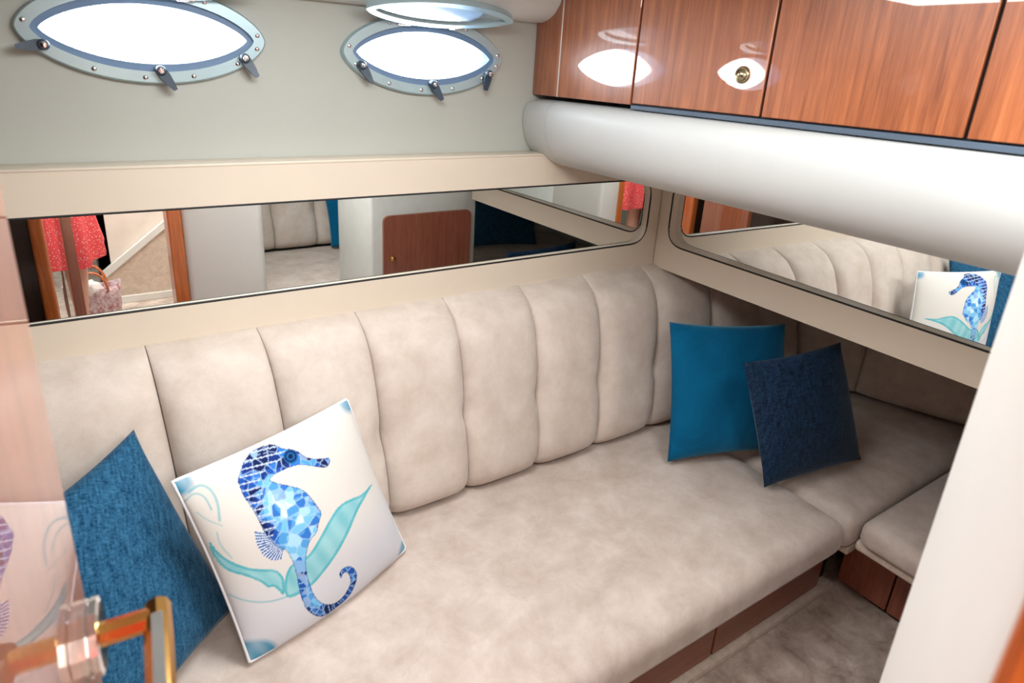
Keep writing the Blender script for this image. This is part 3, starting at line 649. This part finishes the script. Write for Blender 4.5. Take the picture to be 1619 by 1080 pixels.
    e_ = to_uv([(468, 262)])[0]; de = np.hypot(X - e_[0], Y - e_[1])
    c = np.where((de < 0.034)[..., None], np.array(srgb(30, 92, 150)), c); c = np.where((np.abs(de - 0.024) < 0.004)[..., None], np.array(srgb(16, 40, 84)), c); c = np.where((de < 0.011)[..., None], np.array(srgb(14, 30, 66)), c)
    col[mk] = c[mk]
    return col
NP = 260
sp = thing('throw_pillow', 'white pillow printed with a blue seahorse on the long seat', 'pillow', (0.30, 1.10, 0.43))
BLs, BRs, TRs, TLs = (0.143, 1.008, 0.434), (0.533, 1.139, 0.436), (0.428, 1.226, 0.828), (0.058, 1.074, 0.835)
def sea_pillow(name, quad, N, parent):
    o, U_, V_, border, n1 = pillow(name, *quad, 0.062, 'print', parent, N=N, pinch=0.035, power=0.5, wr=0.04, belly=0.055)
    me = o.data; P = np.empty(len(me.vertices) * 3); me.vertices.foreach_get('co', P); P = P.reshape(-1, 3)[:n1]
    X, Y = motif_xy(P); c = paint(X.reshape(U_.shape), Y.reshape(U_.shape), U_, V_).reshape(-1, 3)
    at = me.color_attributes.new('print', 'FLOAT_COLOR', 'POINT')
    full = np.ones((len(me.vertices), 4), np.float32); full[:, :3] = srgb(228, 226, 224); full[:n1, :3] = c
    at.data.foreach_set('color', full.ravel())
    bm = bmesh.new(); tube(bm, [tuple(p) for p in border[::max(1, N // 40)]] + [tuple(border[0])], 0.0032, 8)
    return fix(obj('piping', bm, 'piping', None, True), parent)
sea_pillow('cover', (BLs, BRs, TRs, TLs), NP, sp)

# ------------------------------------------------------------------ the door and its handle
HG, EG = Vector((-0.0742, 0.129)), Vector((-0.0457, 0.518))
dirv = (EG - HG).normalized(); nrmv = Vector((dirv.y, -dirv.x))        # nrmv points to the room side (+x)
dt = thing('door_1', 'open glossy cherry cabin door with a brass lever handle', 'door', (HG.x, HG.y, 0.11), kind='structure')
bm = bmesh.new(); q = [HG, EG, EG - nrmv * 0.03, HG - nrmv * 0.03]; poly_slab(bm, [(p.x, p.y) for p in q], 0.112, 1.785)
es = [e for e in bm.edges]; bmesh.ops.bevel(bm, geom=es, offset=0.002, segments=2, affect='EDGES')
fix(obj('leaf', bm, 'cherry_door'), dt)
for z in (0.35, 1.0, 1.6):
    bm = bmesh.new(); tube(bm, [(HG.x + 0.003, HG.y - 0.004, z - 0.04), (HG.x + 0.003, HG.y - 0.004, z + 0.04)], 0.006, 12); fix(obj('hinge', bm, 'gold', None, True, 40), dt)
ZH = 1.545 - 0.305 * 1.42
KH = 1.42
hp = EG - dirv * 0.030 * KH
def lp(a, o_, z): p = hp + dirv * a * KH + nrmv * o_ * KH; return (p.x, p.y, z)
bm = bmesh.new(); lathe(bm, [(r * KH, h * KH) for r, h in [(0.0205, 0.0), (0.0205, 0.0035), (0.019, 0.0042), (0.0205, 0.005), (0.0205, 0.0085), (0.018, 0.0095)]], lp(0, 0, ZH), (nrmv.x, nrmv.y, 0), 12)
handle = fix(obj('handle_rose', bm, 'chrome', None, False), dt)
bm = bmesh.new(); tube(bm, [lp(0, 0.009, ZH), lp(0, 0.032, ZH)], 0.0066 * KH, 8); hb = obj('handle_neck', bm, 'gold'); hb.parent = handle
bm = bmesh.new(); tube(bm, [lp(0.0085, 0.036, ZH), lp(-0.02, 0.036, ZH), lp(-0.085, 0.036, ZH)], [0.0072 * KH, 0.0074 * KH, 0.0066 * KH], 8); hl = obj('lever', bm, 'gold'); hl.parent = handle
p = Vector(lp(-0.034, 0.036, ZH + 0.0070 * KH))
ang = math.atan2(dirv.y, dirv.x)
bm = bmesh.new(); box(bm, (p.x - 0.030 * KH, p.y - 0.0032 * KH, p.z - 0.001), (p.x + 0.030 * KH, p.y + 0.0032 * KH, p.z + 0.001), 0.0008, 2, Matrix.Rotation(ang, 3, 'Z')); il = obj('lever_inlay', bm, 'chrome'); il.parent = handle

# ------------------------------------------------------------------ opposite side of the cabin (seen in the mirrors)
def path_opp(s): return Vector((2.78 - s, -1.085)), Vector((0, 1))
ob = thing('settee', 'pale tufted settee on the opposite side behind the white cabinet', 'settee', (1.6, -1.0, 0))
for k in range(8):
    a = k * 0.262; channel('backrest_channel', path_opp, a + 0.001, a + 0.261, a + 0.001, a + 0.261, 'suede', ob)
cu = cushion('seat_cushion', [(0.685, -0.92), (1.66, -0.92), (1.66, -0.20), (0.685, -0.20)], 0.295, ZS - 0.010, 0.05, 'suede_seat', crown=0.012)
tag(cu, 'pale suede seat cushion of the opposite settee', 'cushion')
bm = bmesh.new(); box(bm, (0.685, -1.085, 0.0), (1.66, -0.30, 0.292), 0.004); fix(obj('base', bm, 'cherry_base'), ob)
cab = thing('vanity_cabinet', 'white cabinet with a rounded red-brown wood door', 'cabinet', (1.3, 0.0, 0))
bm = bmesh.new(); box(bm, (1.10, -0.17, 0.0), (1.668, 0.28, 1.06), 0.012, 3); fix(obj('body', bm, 'white', None, True, 40), cab)
pts = round_poly([(1.155, 0.24), (1.63, 0.24), (1.63, 0.865), (1.155, 0.865)], 0.035, 5)
bm = bmesh.new(); a = [bm.verts.new((p.x, 0.281, p.y)) for p in pts]; b_ = [bm.verts.new((p.x, 0.296, p.y)) for p in pts]; n = len(pts)
for k in range(n): bm.faces.new((a[k], a[(k + 1) % n], b_[(k + 1) % n], b_[k]))
bm.faces.new(a[::-1]); bm.faces.new(b_); cd = fix(obj('door', bm, 'cherry_side'), cab)
bm = bmesh.new(); lathe(bm, [(0.008, 0), (0.006, 0.008), (0.013, 0.014), (0.013, 0.02), (0.008, 0.025), (0, 0.026)], (1.195, 0.296, 0.66), (0, 1, 0), 18); q = obj('knob', bm, 'gold', None, True, 40); q.parent = cd
o, *_ = pillow('throw_pillow', (1.645, -0.66, 0.435), (1.255, -0.74, 0.435), (1.245, -0.85, 0.82), (1.635, -0.79, 0.82), 0.06, 'teal'); tag(o, 'teal pillow on the opposite settee beside the white cabinet', 'pillow')
o, *_ = pillow('throw_pillow', (2.52, -0.30, 0.435), (2.02, -0.42, 0.435), (2.05, -0.55, 0.86), (2.55, -0.43, 0.86), 0.07, 'denim'); tag(o, 'dark blue pillow in the recess past the white cabinet', 'pillow')
# ------------------------------------------------------------------ landing behind the doorway
bm = bmesh.new(); box(bm, (0.03, -1.26, 0.10), (0.60, -1.20, 2.05)); tag(obj('wall_stair', bm, 'beige'), 'beige lining above the companion stairs', 'wall', kind='structure')
st = thing('companion_stairs', 'carpeted stair side with a white sloping rail board', 'stairs', (0.3, -1.15, 0.10))
bm = bmesh.new(); a = [bm.verts.new((x, -1.175, z)) for x, z in ((0.035, 0.14), (0.59, 0.14), (0.59, 0.70), (0.035, 0.26))]; b_ = [bm.verts.new((v.co.x, -1.198, v.co.z)) for v in a]
for k in range(4): bm.faces.new((a[k], a[(k + 1) % 4], b_[(k + 1) % 4], b_[k]))
bm.faces.new(a[::-1]); bm.faces.new(b_); fix(obj('carpeted_side', bm, 'carpet_light'), st)
bm = bmesh.new(); extrude_profile(bm, [(0, 0), (0.035, 0), (0.035, 0.045), (0, 0.045)], (0.035, -1.198, 0.255), (0.59, -1.198, 0.695), ((0, 1, 0), (0, 0, 1))); fix(obj('rail_board', bm, 'white'), st)
bm = bmesh.new(); box(bm, (0.035, -1.198, 0.10), (0.59, -1.165, 0.145), 0.004); fix(obj('skirting', bm, 'white'), st)

# ------------------------------------------------------------------ bag on the landing
bag = thing('beach_bag', 'colourful canvas tote bag on the landing with white cloth spilling out', 'bag', (-0.02, -0.86, 0.10))
bm = bmesh.new(); rings = []
for z, sx, sy in ((0.101, 0.10, 0.055), (0.115, 0.115, 0.065), (0.20, 0.125, 0.075), (0.29, 0.13, 0.07), (0.335, 0.135, 0.06), (0.33, 0.128, 0.054), (0.25, 0.118, 0.06)):
    rings.append([bm.verts.new((-0.02 + sx * math.copysign(abs(math.cos(t)) ** 0.6, math.cos(t)), -0.86 + sy * math.copysign(abs(math.sin(t)) ** 0.6, math.sin(t)), z + 0.012 * math.cos(2 * t) * (z > 0.28))) for t in [2 * math.pi * k / 28 for k in range(28)]])
for q, s in zip(rings, rings[1:]):
    for k in range(28): bm.faces.new((q[k], q[(k + 1) % 28], s[(k + 1) % 28], s[k]))
bm.faces.new(rings[0][::-1]); bm.faces.new(rings[-1]); fix(obj('bag_body', bm, 'bagc', None, True), bag)
for sy in (-1, 1):
    bm = bmesh.new(); tube(bm, [(-0.02 + 0.07 * math.cos(t), -0.86 + sy * (0.062 + 0.01 * math.sin(t)), 0.31 + 0.11 * math.sin(t)) for t in [math.pi * k / 14 for k in range(15)]], 0.007, 8); fix(obj('bag_handle', bm, 'teak', None, True), bag)
bm = bmesh.new(); bmesh.ops.create_icosphere(bm, subdivisions=3, radius=1.0)
for v in bm.verts:
    c = v.co; w = 1 + 0.22 * math.sin(9 * c.x + 4 * c.y) * math.sin(7 * c.z + 3 * c.x)
    v.co = Vector((-0.045 + 0.075 * c.x * w, -0.835 + 0.05 * c.y * w, 0.318 + 0.048 * c.z * w))
fix(obj('cloth', bm, 'bagw', None, True), bag)

# ------------------------------------------------------------------ the person with the camera
PX, PY, FZ = -0.150, -0.345, 0.10
pr = thing('person', 'person in a short red dotted dress standing in the doorway', 'person', (PX, PY, FZ))
face = math.radians(-38)        # turned like the camera: facing +y rotated to the right
def pw(x, y, z):               # local: x right, y forward
    return (PX + x * math.cos(face) - y * math.sin(face), PY + x * math.sin(face) + y * math.cos(face), FZ + z)
V, Eg, Rd = [], [], []
def chain(pts, start=None):
    prev = start
    for (x, y, z, r) in pts:
        V.append(pw(x, y, z)); Rd.append(r); i = len(V) - 1
        if prev is not None: Eg.append((prev, i))
        prev = i
    return prev
root = chain([(0, 0, 0.86, 0.125)])
ch = chain([(0, -0.01, 1.00, 0.105), (0, 0, 1.15, 0.115), (0, 0.0, 1.28, 0.11)], root)
nk = chain([(0, 0.0, 1.36, 0.05), (0, 0.012, 1.42, 0.048)], ch)
chain([(0, 0.03, 1.47, 0.066), (0, 0.025, 1.54, 0.086), (0, 0.015, 1.60, 0.062)], nk)
chain([(0, 0.112, 1.515, 0.012), (0, 0.122, 1.50, 0.010)], len(V) - 2)
for s in (-1, 1):
    k = chain([(s * 0.085, 0, 0.78, 0.085), (s * 0.088, 0.005, 0.62, 0.072), (s * 0.085, 0.012, 0.455, 0.054), (s * 0.083, -0.004, 0.33, 0.053), (s * 0.08, -0.01, 0.19, 0.040), (s * 0.078, -0.012, 0.075, 0.032)], root)
    chain([(s * 0.08, -0.025, 0.032, 0.031)], k); chain([(s * 0.083, 0.05, 0.034, 0.030), (s * 0.088, 0.115, 0.022, 0.022), (s * 0.09, 0.15, 0.018, 0.015)], k)
    h = chain([(s * 0.125, 0, 1.30, 0.055), (s * 0.18, -0.01, 1.24, 0.045), (s * 0.215, 0.0, 1.12, 0.038), (s * 0.22, 0.02, 1.03, 0.034), (s * 0.19, 0.11, 1.08, 0.032), (s * 0.14, 0.20, 1.14, 0.024), (s * 0.125, 0.235, 1.165, 0.026)], ch)
    for j in range(4):
        lx = s * (0.145 - 0.017 * j); ln = (0.055, 0.065, 0.06, 0.048)[j]
        chain([(lx, 0.262, 1.178 + 0.003 * j, 0.0092), (lx - s * 0.006, 0.262 + ln * 0.55, 1.192, 0.0085), (lx - s * 0.012, 0.262 + ln * 0.8, 1.178, 0.0075)], h)
    chain([(s * 0.098, 0.235, 1.185, 0.011), (s * 0.085, 0.255, 1.205, 0.009)], h)
me = bpy.data.meshes.new('body'); me.from_pydata(V, Eg, []); me.update(); body = bpy.data.objects.new('body', me); C.objects.link(body); fix(body, pr); me.materials.append(M['skin'])
sk = body.modifiers.new('skin', 'SKIN'); sk.use_smooth_shade = True
for i, r in enumerate(Rd): me.skin_vertices[0].data[i].radius = (r, r)
me.skin_vertices[0].data[0].use_root = True
su = body.modifiers.new('sub', 'SUBSURF'); su.levels = 1; su.render_levels = 2
bm = bmesh.new(); rings = []; n = 72
for z, rx, ry, rip in ((1.335, 0.135, 0.10, 0), (1.25, 0.155, 0.125, 0), (1.12, 0.145, 0.128, 0), (1.00, 0.128, 0.118, 0), (0.96, 0.13, 0.12, 0), (0.88, 0.165, 0.145, 0.006), (0.78, 0.185, 0.16, 0.012), (0.66, 0.20, 0.17, 0.018), (0.56, 0.212, 0.18, 0.022), (0.545, 0.21, 0.178, 0.022)):
    rings.append([bm.verts.new(pw((rx + rip * math.sin(9 * t) + rip * 0.5 * math.sin(5 * t + 1)) * math.cos(t), (ry + rip * math.sin(9 * t + 0.6)) * math.sin(t), z + (0.025 * math.cos(2 * t) if z < 0.6 else 0))) for t in [2 * math.pi * k / n for k in range(n)]])
for q, s in zip(rings, rings[1:]):
    for k in range(n): bm.faces.new((q[k], q[(k + 1) % n], s[(k + 1) % n], s[k]))
fix(obj('dress', bm, 'red', None, True), pr)
bm = bmesh.new(); bmesh.ops.create_uvsphere(bm, u_segments=28, v_segments=18, radius=1.0)
for v in list(bm.verts):
    if v.co.y > 0.25 and v.co.z < 0.45: bm.verts.remove(v)
for v in bm.verts:
    c = v.co.copy(); down = max(0, -c.z); v.co = Vector(pw(0.102 * c.x * (1 + 0.1 * down), 0.01 + 0.108 * c.y, 1.555 + (0.115 * c.z if c.z > 0 else 0.26 * c.z)))
hr = fix(obj('hair', bm, 'hair', None, True), pr); so = hr.modifiers.new('thick', 'SOLIDIFY'); so.thickness = 0.012
for s in (-1, 1):
    bm = bmesh.new(); bmesh.ops.create_uvsphere(bm, u_segments=12, v_segments=8, radius=0.011)
    for v in bm.verts: v.co = Vector(pw(s * 0.031 + v.co.x, 0.098 + v.co.y, 1.535 + v.co.z))
    fix(obj('eye', bm, 'black', None, True), pr)

# ------------------------------------------------------------------ ceiling hatch, plus two added unseen light panes
for (x, y, z, s, lab) in ((0.42, 0.78, 1.80, 0.30, 'square milky deck hatch in the cabin headliner'), (0.05, -0.85, 2.05, 0.30, 'added unseen light pane over the landing'), (0.86, 0.06, 1.80, 0.21, 'added unseen light pane near the white door post')):
    t = thing('hatch_and_fill_pane', lab, 'hatch', (x, y, z))
    bm = bmesh.new()
    for lo, hi in (((x - s, y - s, z - 0.02), (x + s, y - s + 0.04, z)), ((x - s, y + s - 0.04, z - 0.02), (x + s, y + s, z)), ((x - s, y - s + 0.04, z - 0.02), (x - s + 0.04, y + s - 0.04, z)), ((x + s - 0.04, y - s + 0.04, z - 0.02), (x + s, y + s - 0.04, z))): box(bm, lo, hi)
    fix(obj('frame', bm, 'white'), t)
    bm = bmesh.new(); box(bm, (x - s + 0.041, y - s + 0.041, z - 0.010), (x + s - 0.041, y + s - 0.041, z - 0.001)); fix(obj('pane', bm, 'hatch'), t)
lam = thing('fill_strip', 'added unseen light strip on the landing side of the door header', 'lamp', (-0.02, -0.165, 2.0))  # invented fixture that goes with the doorway fill
bm = bmesh.new(); box(bm, (-0.24, -0.178, 1.97), (0.20, -0.141, 2.045), 0.006); fix(obj('housing', bm, 'white'), lam)
bm = bmesh.new(); box(bm, (-0.22, -0.190, 1.985), (0.18, -0.1785, 2.030), 0.003); fix(obj('diffuser', bm, 'hatch'), lam)
bpy.context.view_layer.update()
